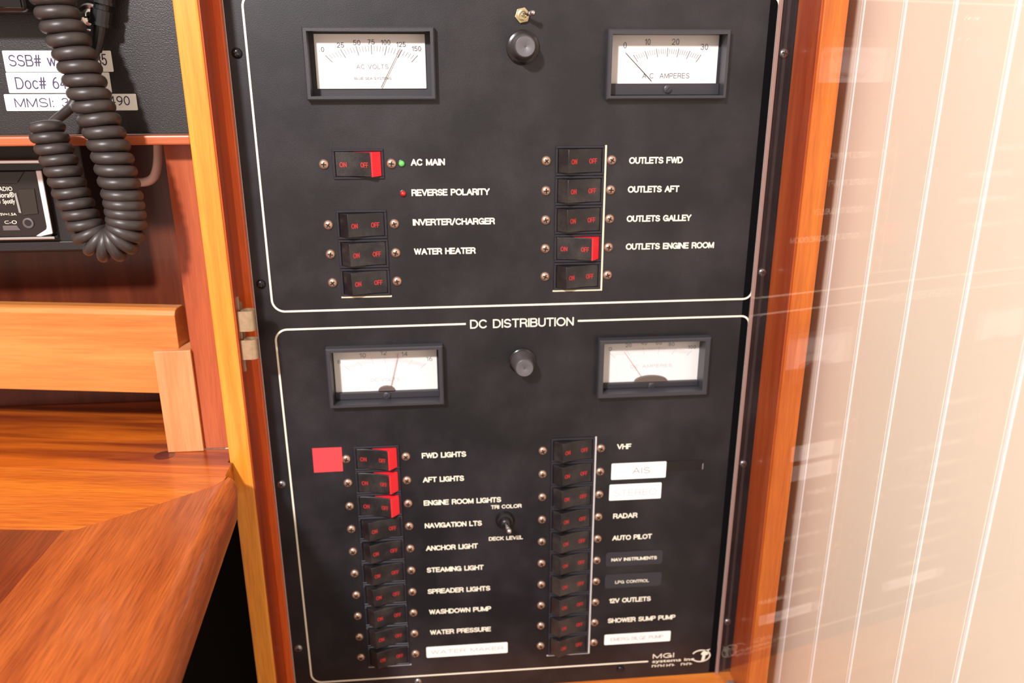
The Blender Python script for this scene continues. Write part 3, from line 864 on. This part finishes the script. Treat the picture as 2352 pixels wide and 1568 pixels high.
rk_off = rocker_mesh(h_off, -RW, RW, -0.4)
# switched on: black top plate over a red body that shows at the raised end
xs_ = sorted(set([-RW + (RIDGE + RW) * i / 18 for i in range(19)]))
poly = [(x, -h_on(x)) for x in xs_] + [(x, -max(h_on(x) - 1.3, 0.2)) for x in reversed(xs_)]
rk_on = smooth_by_angle(MB().prism(poly, -RH, RH, 'Z').mesh('rocker'), 25)
xs2 = [x for x in xs_ if x > -4]
poly = [(xs2[0], -0.2)] + [(x, -max(h_on(x) - 1.28, 0.3)) for x in xs2] + [(RIDGE + 0.1, -h_on(RIDGE) + 0.25), (RIDGE + 1.0, -h_on(RIDGE) + 0.35), (RW, -1.0), (RW, 0.3), (xs2[0], 0.3)]
flag = smooth_by_angle(MB().prism(poly, -RH + 0.02, RH - 0.02, 'Z').mesh('red_flag'), 25)
for me, m_ in ((rk_off, 'switch_plastic'), (rk_on, 'switch_plastic'), (flag, 'flag_red')):
    me.materials.append(MATS[m_])
tx_on_off = stroke_mesh('ON', -6.4, -1.9, 4.0, 3.3, 0.55, gap=0.34, yfun=lambda x: -h_off(x) - 0.16)
tx_off_off = stroke_mesh('OFF', 5.8, -1.9, 5.4, 3.3, 0.55, gap=0.34, yfun=lambda x: -h_off(x) - 0.16)
tx_on_on = stroke_mesh('ON', -11.8, -1.9, 4.6, 3.3, 0.55, gap=0.34, yfun=lambda x: -h_on(x) - 0.16)
tx_off_on = stroke_mesh('OFF', 1.6, -1.9, 5.0, 3.3, 0.55, gap=0.34, yfun=lambda x: -h_on(x) - 0.16)
for me in (tx_on_off, tx_off_off, tx_on_on, tx_off_on):
    me.materials.append(MATS['print_red'])
hm = MB()
ox, oz, ix, iz = 16.0, 9.38, 14.5, 7.85
hm.box(-ox, ox, -1.3, -0.02, iz, oz).box(-ox, ox, -1.3, -0.02, -oz, -iz).box(-ox, -ix, -1.3, -0.02, -iz, iz).box(ix, ox, -1.3, -0.02, -iz, iz)
hous = hm.mesh('housing'); hous.materials.append(MATS['housing_plastic'])
well = MB().box(-ix, ix, -0.12, -0.02, -iz, iz).mesh('well'); well.materials.append(MATS['slot_dark'])

def rocker_switch(cx, cz, on, label, sl=-21.9, sr=21.0):
    t = thing('rocker_switch', label, 'switch', (cx, 0, cz), group='rocker switches on the electrical panel')
    obj('housing', hous, None, t, 0.25, 1)
    obj('well', well, None, t)
    r = obj('rocker', rk_on if on else rk_off, None, t, 0.3, 2)
    obj('lettering', tx_on_on if on else tx_on_off, None, r)
    obj('lettering', tx_off_on if on else tx_off_off, None, r)
    if on:
        f = obj('red_flag', flag, None, r)
        f['label'] = 'bright red raised end'
    screw(t, sl, 0); screw(t, sr, 0)
    return t
for i, (cz, on, lb) in enumerate([
        (206.4, True, 'black rocker switch with its red end raised, beside the AC MAIN lettering'),
        (167.9, False, 'black rocker switch beside the INVERTER/CHARGER lettering'),
        (148.7, False, 'black rocker switch beside the WATER HEATER lettering'),
        (129.5, False, 'black rocker switch with no lettering, just below the WATER HEATER switch')]):
    rocker_switch(-102.0, cz, on, lb, -21.5, 20.8)
for i, (on, lb) in enumerate([
        (False, 'black rocker switch beside the OUTLETS FWD lettering'),
        (False, 'black rocker switch beside the OUTLETS AFT lettering'),
        (False, 'black rocker switch beside the OUTLETS GALLEY lettering'),
        (True, 'black rocker switch with its red end raised, beside the OUTLETS ENGINE ROOM lettering'),
        (False, 'black rocker switch with no lettering, just below the OUTLETS ENGINE ROOM switch')]):
    rocker_switch(40.0, 207.0 - 19.17 * i, on, lb)
for i, nm in enumerate(['FWD LIGHTS', 'AFT LIGHTS', 'ENGINE ROOM LIGHTS', 'NAVIGATION LTS', 'ANCHOR LIGHT', 'STEAMING LIGHT', 'SPREADER LIGHTS', 'WASHDOWN PUMP', 'WATER PRESSURE', 'WATER MAKER']):
    what = 'white WATER MAKER sticker' if i == 9 else nm + ' lettering'
    rocker_switch(-101.6, 0.3 - 19.0 * i, i < 3, ('black rocker switch with its red end raised, beside the ' if i < 3 else 'black rocker switch beside the ') + what, -21.6, 20.6)
for i, nm in enumerate(['VHF lettering', 'white AIS sticker', 'white STEREO sticker', 'RADAR lettering', 'AUTO PILOT lettering', 'dark NAV INSTRUMENTS sticker', 'dark LPG CONTROL sticker', '12V OUTLETS lettering', 'SHOWER SUMP PUMP lettering', 'white EMERG BILGE PUMP sticker']):
    rocker_switch(40.0, 0.3 - 19.0 * i, False, 'black rocker switch beside the ' + nm, -22.0, 20.8)

# meters ----------------------------------------------------------------
def meter(key, label, outer, yf, yd, face, unit_text, nums, tick, needle, needle_mat, strip_z, ink, hub=None, brand=False, zero=None):
    x0, x1, z0, z1 = METERS[key]
    ox0, ox1, oz0, oz1 = outer
    cx, cz = (x0 + x1) / 2, (z0 + z1) / 2
    t = thing('panel_meter', label, 'meter', (cx, 0, cz), group='rectangular dial meters on the electrical panel')
    L = lambda x: x - cx
    Q = lambda z: z - cz
    fm = MB()
    o_ = [(L(ox0), Q(oz0)), (L(ox1), Q(oz0)), (L(ox1), Q(oz1)), (L(ox0), Q(oz1))]
    i_ = [(L(x0), Q(z0)), (L(x1), Q(z0)), (L(x1), Q(z1)), (L(x0), Q(z1))]
    e = 0.8
    of = [(px + (e if k_ in (0, 3) else -e), pz + (e if k_ < 2 else -e)) for k_, (px, pz) in enumerate(o_)]
    v = [(x, -0.02, z) for x, z in o_] + [(x, yf + e, z) for x, z in o_] + [(x, yf, z) for x, z in of] + [(x, yf, z) for x, z in i_] + [(x, yd, z) for x, z in i_]
    f = []
    for ring in range(4):
        for q in range(4):
            r = (q + 1) % 4
            f.append((ring * 4 + q, ring * 4 + r, (ring + 1) * 4 + r, (ring + 1) * 4 + q))
    fm.add(v, f)
    obj('frame', fm.mesh('frame', fix=False), 'meter_plastic', t)
    obj('case_back', MB().box(L(x0) - .3, L(x1) + .3, yd + 0.02, yd + 0.6, Q(z0) - .3, Q(z1) + .3).mesh('case_back'), 'meter_inside', t)
    fx0, fx1, fz0, fz1 = face
    dl = obj('dial', MB().box(L(fx0), L(fx1), yd - 1.0, yd - 0.02, Q(fz0), Q(fz1)).mesh('dial'), 'dial_white', t, 0.25, 1)
    yd2 = yd - 1.12
    # scale ticks on a shallow arc
    tm = MB()
    tx0, tx1, zc, kk, n, major, ln, px, pz = tick
    for q in range(n + 1):
        x = tx0 + (tx1 - tx0) * q / n
        xm = (tx0 + tx1) / 2
        zt = zc - kk * (x - xm) ** 2
        big = q % major == 0
        d = Vector((px - x, pz - zt)).normalized()
        a = Vector((x, zt)); b = a + d * (ln * 1.5 if big else ln)
        if big:
            a = a - d * ln * 0.15
        tm.ribbon([(L(a.x), Q(a.y)), (L(b.x), Q(b.y))], 0.34 if big else 0.2, yd2, 0.05)
    obj('scale_marks', tm.mesh('scale_marks'), ink, dl)
    for s_, x, z, wd, cap in nums:
        obj('lettering', stroke_mesh(s_, L(x) - wd / 2, Q(z) - cap / 2, wd, cap, 0.34, yd2), ink if ink != 'dial_print_faint' else 'ink_pale', dl)
    for s_, x, z, wd, cap, m_ in unit_text:
        obj('lettering', stroke_mesh(s_, L(x), Q(z), wd, cap, 0.30 if cap > 2 else 0.2, yd2), m_, dl)
    (nx0, nz0), (nx1, nz1) = needle
    obj('needle', MB().tube([(L(nx0), yd - 2.2, Q(nz0)), (L(nx1), yd - 2.2, Q(nz1))], [0.16, 0.24], 6).mesh('needle'), needle_mat, t)
    if strip_z:
        obj('lower_mask', MB().box(L(x0) + 0.1, L(x1) - 0.1, yd - 4.2, yd - 0.05, Q(z0) + 0.1, Q(strip_z)).mesh('lower_mask'), 'meter_inside', t, 0.3, 1)
    if zero:
        zs_ = obj('zero_screw', smooth_by_angle(MB().lathe([(2.6, yd - 4.2), (2.6, yd - 5.2), (1.9, yd - 5.6)], L(zero[0]), Q(zero[1]), 20).mesh('zero_screw')), 'meter_plastic', t)
        obj('slot', MB().prism([(L(zero[0]) - 1.5, Q(zero[1]) - 1.2), (L(zero[0]) - 1.2, Q(zero[1]) - 1.5), (L(zero[0]) + 1.5, Q(zero[1]) + 1.2), (L(zero[0]) + 1.2, Q(zero[1]) + 1.5)], yd - 5.7, yd - 5.4, 'Y').mesh('slot'), 'slot_dark', zs_)
    if hub:
        hx, hz, hr, hh = hub
        pts = [(L(hx) + hr * math.cos(math.radians(a)), Q(hz) + hh * math.sin(math.radians(a))) for a in range(0, 181, 12)]
        obj('hub_cover', MB().prism(pts, yd - 3.6, yd - 1.0, 'Y').mesh('hub_cover'), 'hub_brown', t, 0.2, 1)
    return t
meter('acv', 'dial meter reading AC VOLTS with a scale up to 150', (-130.2, -51.6, 245.2, 287.3), -5.5, 7.0, (-125.0, -57.4, 251.7, 283.8),
      [('AC VOLTS', -100.2, 263.4, 19.6, 2.7, 'ink_pale'), ('BLUE SEA SYSTEMS', -101.8, 257.1, 22.8, 1.5, 'ink_grey')],
      [('0', -120.0, 274.8, 1.9, 2.9), ('25', -109.1, 277.3, 4.2, 2.9), ('50', -99.1, 278.7, 4.4, 2.9), ('75', -90.4, 279.1, 4.2, 2.9), ('100', -81.5, 278.9, 5.6, 2.9), ('125', -72.2, 277.7, 5.6, 2.9), ('150', -62.8, 275.3, 5.6, 2.9)],
      (-118.2, -62.6, 277.0, 0.0078, 30, 5, 3.4, -90.5, 243), ((-72.7, 275.4), (-85.6, 252.4)), 'needle_black', None, 'dial_print')
meter('aca', 'dial meter reading AC AMPERES with a scale up to 30', (55.0, 132.6, 244.9, 286.4), -6.0, 7.0, (57.7, 129.0, 250.0, 284.6 - 1.0),
      [('A C  AMPERES', 80.1, 257.5, 30.9, 3.2, 'dial_print')],
      [('0', 68.2, 277.4, 2.0, 3.6), ('10', 82.7, 279.4, 3.5, 3.6), ('20', 100.7, 279.5, 4.8, 3.6), ('30', 119.6, 276.5, 4.8, 3.6)],
      (74.0, 117.5, 275.4, 0.0085, 30, 5, 3.2, 96, 240), ((68.4, 273.0), (85.9, 256.0)), 'needle_black', 254.4, 'dial_print', zero=(96.2, 251.0))
meter('dcv', 'dial meter for DC volts, above the column of light switches', (-131.0, -52.4, 41.9, 85.2), -7.0, 7.0, (-127.8, -56.6, 46.0, 82.0),
      [('DC VOLTS', -103.2, 56.2, 20.0, 2.4, 'ink_faint')],
      [('8', -124.0, 71.8, 2.0, 2.8), ('10', -107.6, 75.9, 4.2, 3.2), ('12', -93.3, 77.2, 4.2, 3.2), ('14', -78.9, 75.9, 4.2, 3.2), ('16', -61.8, 71.8, 4.0, 3.0)],
      (-120.5, -64.5, 74.0, 0.0075, 60, 10, 3.2, -92.5, 44), ((-83.2, 76.6), (-89.2, 53.0)), 'needle_red', 49.2, 'dial_print_faint', hub=(-92.4, 49.8, 5.8, 3.4), zero=(-92.4, 46.8))
meter('dca', 'dial meter for DC amperes with a scale up to 100', (55.8, 135.2, 42.0, 85.4), -7.0, 7.0, (59.4, 132.2, 46.0, 82.0),
      [('DC AMPERES', 81.4, 59.8, 30.4, 2.4, 'ink_faint')],
      [('0', 66.2, 74.9, 2.2, 2.8), ('20', 79.4, 77.2, 4.4, 2.8), ('40', 90.6, 78.6, 4.4, 2.8), ('60', 101.4, 78.4, 4.4, 2.8), ('80', 110.6, 77.0, 4.4, 2.8), ('100', 125.8, 74.4, 5.6, 2.8)],
      (66.5, 125.5, 74.8, 0.004, 50, 10, 3.2, 96, 42), ((76.2, 72.8), (89.1, 54.0)), 'needle_red', 49.4, 'dial_print_faint', hub=(96.7, 49.6, 12.2, 4.6), zero=(96.7, 47.2))

# knobs -----------------------------------------------------------------
def knob(cx, cz, label, rb):
    t = thing('selector_knob', label, 'knob', (cx, 0, cz), group='round selector knobs on the electrical panel')
    obj('skirt', smooth_by_angle(MB().lathe([(rb, -0.02), (rb, -1.2), (rb - 0.8, -1.9), (6, -2.0)], 0, 0, 40).mesh('skirt'), 40), 'knob_skirt', t)
    obj('grip', smooth_by_angle(MB().lathe([(8.1, -2.0), (7.8, -3.4), (6.9, -12.5), (6.3, -14.6), (5.8, -15.0)], 0, 0, 40).mesh('grip'), 40), 'knob_plastic', t)
    c = obj('cap', smooth_by_angle(MB().lathe([(5.8, -14.9), (5.7, -15.3), (0.9, -15.2), (0.5, -14.9)], 0, 0, 36).mesh('cap'), 40), 'knob_face', t)
    return t
knob(2.6, 275.9, 'round black selector knob between the two AC meters', 10.3)
knob(2.8, 70.1, 'round black selector knob between the two DC meters', 9.4)

# toggles -----------------------------------------------------------------
tg = thing('toggle_switch', 'small brass nutted toggle switch above the AC selector knob', 'switch', (2.2, 0, 294.2))
hx = [(4.75 * math.cos(math.radians(a + 12)), 4.75 * math.sin(math.radians(a + 12))) for a in range(0, 360, 60)]
obj('nut', MB().prism(hx, -2.0, -0.02, 'Y').mesh('nut'), 'brass', tg, 0.3)
obj('bushing', smooth_by_angle(MB().lathe([(3.2, -2.0), (3.2, -3.6), (2.4, -3.9), (2.2, -2.2)], 0, 0, 24).mesh('bushing')), 'brass', tg)
lv = obj('lever', MB().tube([(0.2, -2.2, 0), (2.8, -7.0, 0.4), (4.9, -11, 0.7)], [1.1, 1.2, 1.4], 14).mesh('lever', smooth=True), 'chrome', tg)
obj('lever_tip', smooth_by_angle(MB().lathe([(0.1, -1.6), (0.9, -1.4), (1.6, -0.6), (1.7, 0.2), (1.3, 1.1), (0.4, 1.6)], 5.2, 0.75, 16).mesh('tip'), 60), 'chrome', lv, loc=(0, -11.6, 0))
tg = thing('toggle_switch', 'black booted toggle switch between TRI COLOR and DECK LEVEL', 'switch', (-10.0, 0, -55.2))
obj('boot_ring', smooth_by_angle(MB().lathe([(6.9, -0.02), (6.9, -2.0), (5.8, -3.6), (4.6, -4.0)], 0, 0, 32).mesh('ring'), 35), 'rubber_black', tg)
obj('boot', smooth_by_angle(MB().lathe([(4.6, -3.9), (4.2, -6.2), (3.0, -7.6), (2.0, -8.0)], 0, 0, 28).mesh('boot'), 45), 'rubber_black', tg)
lv = obj('lever', MB().tube([(0, -7.0, 0), (0.9, -10, -0.6), (1.8, -13.2, -1.3)], [1.6, 1.6, 1.9], 16).mesh('lever', smooth=True), 'chrome', tg)
obj('lever_tip', smooth_by_angle(MB().lathe([(0.1, -2.2), (1.2, -1.9), (2.0, -0.8), (2.3, 0.4), (1.8, 1.5), (0.5, 2.1)], 1.9, -1.35, 18).mesh('tip'), 60), 'chrome', lv, loc=(0, -13.6, 0))

# indicator lights --------------------------------------------------------
for nm, x, z, m_, lb in (('indicator_light', -74.8, 206.4, 'led_green', 'tiny lit green indicator light left of the AC MAIN lettering'),
                         ('indicator_light', -74.7, 187.4, 'led_red', 'tiny red indicator light left of the REVERSE POLARITY lettering')):
    t = thing(nm, lb, 'light', (x, 0, z))
    obj('ring', smooth_by_angle(MB().lathe([(2.35, -0.02), (2.35, -0.5), (1.8, -0.7)], 0, 0, 20).mesh('ring')), 'housing_plastic', t)
    obj('lens', smooth_by_angle(MB().lathe([(1.85, -0.5), (1.8, -1.1), (1.3, -1.9), (0.6, -2.3), (0.1, -2.35)], 0, 0, 20).mesh('lens'), 70), m_, t)

# stickers on the panel ----------------------------------------------------
st = sticker('label_sticker', 'white sticker reading AIS below the VHF lettering', 69.3, -26.0, 41.4, 13.3, 'sticker_white', 0, 0.8)
engraved('AIS', 16.0, 4.3, 13.2, 5.0, 'ink_pale', st, -0.3, 0.5)
tape = tag(obj('black_tape', MB().box(0, 28.0, -0.25, -0.02, 0, 8.2).mesh('tape'), 'sticker_black', loc=(111.0, 0, -20.9)), 'short strip of black tape to the right of the white AIS sticker', 'tape')
obj('torn_end', MB().box(27.2, 28.0, -0.32, -0.26, 0.4, 5.2).mesh('torn_end'), 'ink_pale', tape, loc=(0, 0, 0))
st = sticker('label_sticker', 'white sticker reading STEREO above the RADAR lettering', 68.4, -43.4, 39.6, 13.3, 'sticker_white', 0, 0.8)
engraved('STEREO', 3.4, 3.4, 32.8, 5.4, 'ink_faint', st, -0.3, 0.5)
st = sticker('label_sticker', 'white sticker reading WATER MAKER below the WATER PRESSURE lettering', -72.4, -175.4, 64.0, 10.0, 'sticker_white', 0, 1.0)
engraved('WATER MAKER', 3.6, 3.0, 57.0, 3.8, 'ink_faint', st, -0.3, 0.5)
st = sticker('label_sticker', 'white sticker reading EMERG BILGE PUMP below the SHOWER SUMP PUMP lettering', 69.3, -174.0, 54.0, 9.7, 'sticker_white', 0, 1.0)
engraved('EMERG BILGE PUMP', 5.0, 3.2, 43.0, 3.5, 'ink_faint', st, -0.3, 0.5)
st = sticker('label_sticker', 'dark grey rounded sticker reading NAV INSTRUMENTS', 67.7, -100.8, 44.6, 12.5, 'sticker_grey', 0, 2.4, 0.5)
engraved('NAV INSTRUMENTS', 4.4, 4.5, 35.8, 2.9, 'print_white', st, -0.6, 0.6)
st = sticker('label_sticker', 'dark grey rounded sticker reading LPG CONTROL', 67.7, -120.6, 44.9, 12.5, 'sticker_grey', 0, 2.4, 0.5)
engraved('LPG CONTROL', 8.2, 4.0, 26.8, 2.7, 'print_white', st, -0.6, 0.45)
tag(obj('colour_sticker', MB().prism([(0, 0), (20.4, 0.2), (20.6, 19.0), (0.1, 19.0)], -0.3, -0.02, 'Y').mesh('colour_sticker'), 'sticker_red', loc=(-146.5, 0, -9.3)), 'plain red square sticker beside the FWD LIGHTS switch', 'sticker')

# ================================================================== hinge and acrylic sheet
hg = thing('door_hinge', 'tarnished half hinge with two knuckles on the left wooden reveal', 'hinge', (-180.9, -22, 78))
obj('leaf', MB().prism([(-3.2, 0), (-0.9, 0), (-0.9, 50), (-3.2, 50)], 0.05, 1.7, 'X').prism([(-0.9, 3), (7, 6), (7, 44), (-0.9, 47)], 0.05, 1.2, 'X').mesh('leaf'), 'hinge_metal', hg, 0.2)
def knuckle(z0, z1):
    m = MB()
    n = 22
    ro_, ri = 4.4, 3.0
    cx, cy = 6.6, -2.6
    v = []; f = []
    for zz in (z0, z1):
        for r in (ro_, ri):
            for i in range(n):
                a = 2 * math.pi * i / n
                v.append((cx + r * math.cos(a), cy + r * math.sin(a), zz))
    for i in range(n):
        k_ = (i + 1) % n
        f += [(i, k_, 2 * n + k_, 2 * n + i), (n + i, 3 * n + i, 3 * n + k_, n + k_), (i, n + i, n + k_, k_), (2 * n + i, 2 * n + k_, 3 * n + k_, 3 * n + i)]
    m.add(v, f)
    m.prism([(1.0, cy - 4.35), (6.2, cy - 4.38), (5.6, cy - 3.2), (1.0, cy - 3.0)], z0 + 0.05, z1 - 0.05, 'Z')
    return obj('knuckle', smooth_by_angle(m.mesh('knuckle'), 40), 'hinge_metal', hg)
knuckle(28.2, 41.4); knuckle(9.4, 22.4)

ac = thing('acrylic_sheet', 'clear acrylic sheet standing out from the right edge of the panel', 'sheet', (163.0, -0.2, -208), rotz=math.radians(8.0))
obj('sheet', MB().box(0, 3.6, -300, -2.6, 3, 636).mesh('sheet'), 'clear_acrylic', ac)
obj('sealed_edge', MB().box(-0.2, 1.9, -2.5, -0.8, 0.3, 636).mesh('sealed_edge'), 'edge_pink', ac)
obj('corner_pad', MB().prism([(-1, -42), (5, -42), (5, -20), (-1, -20)], 0.3, 9, 'Z').mesh('pad'), 'pad_grey', ac, 1.0)
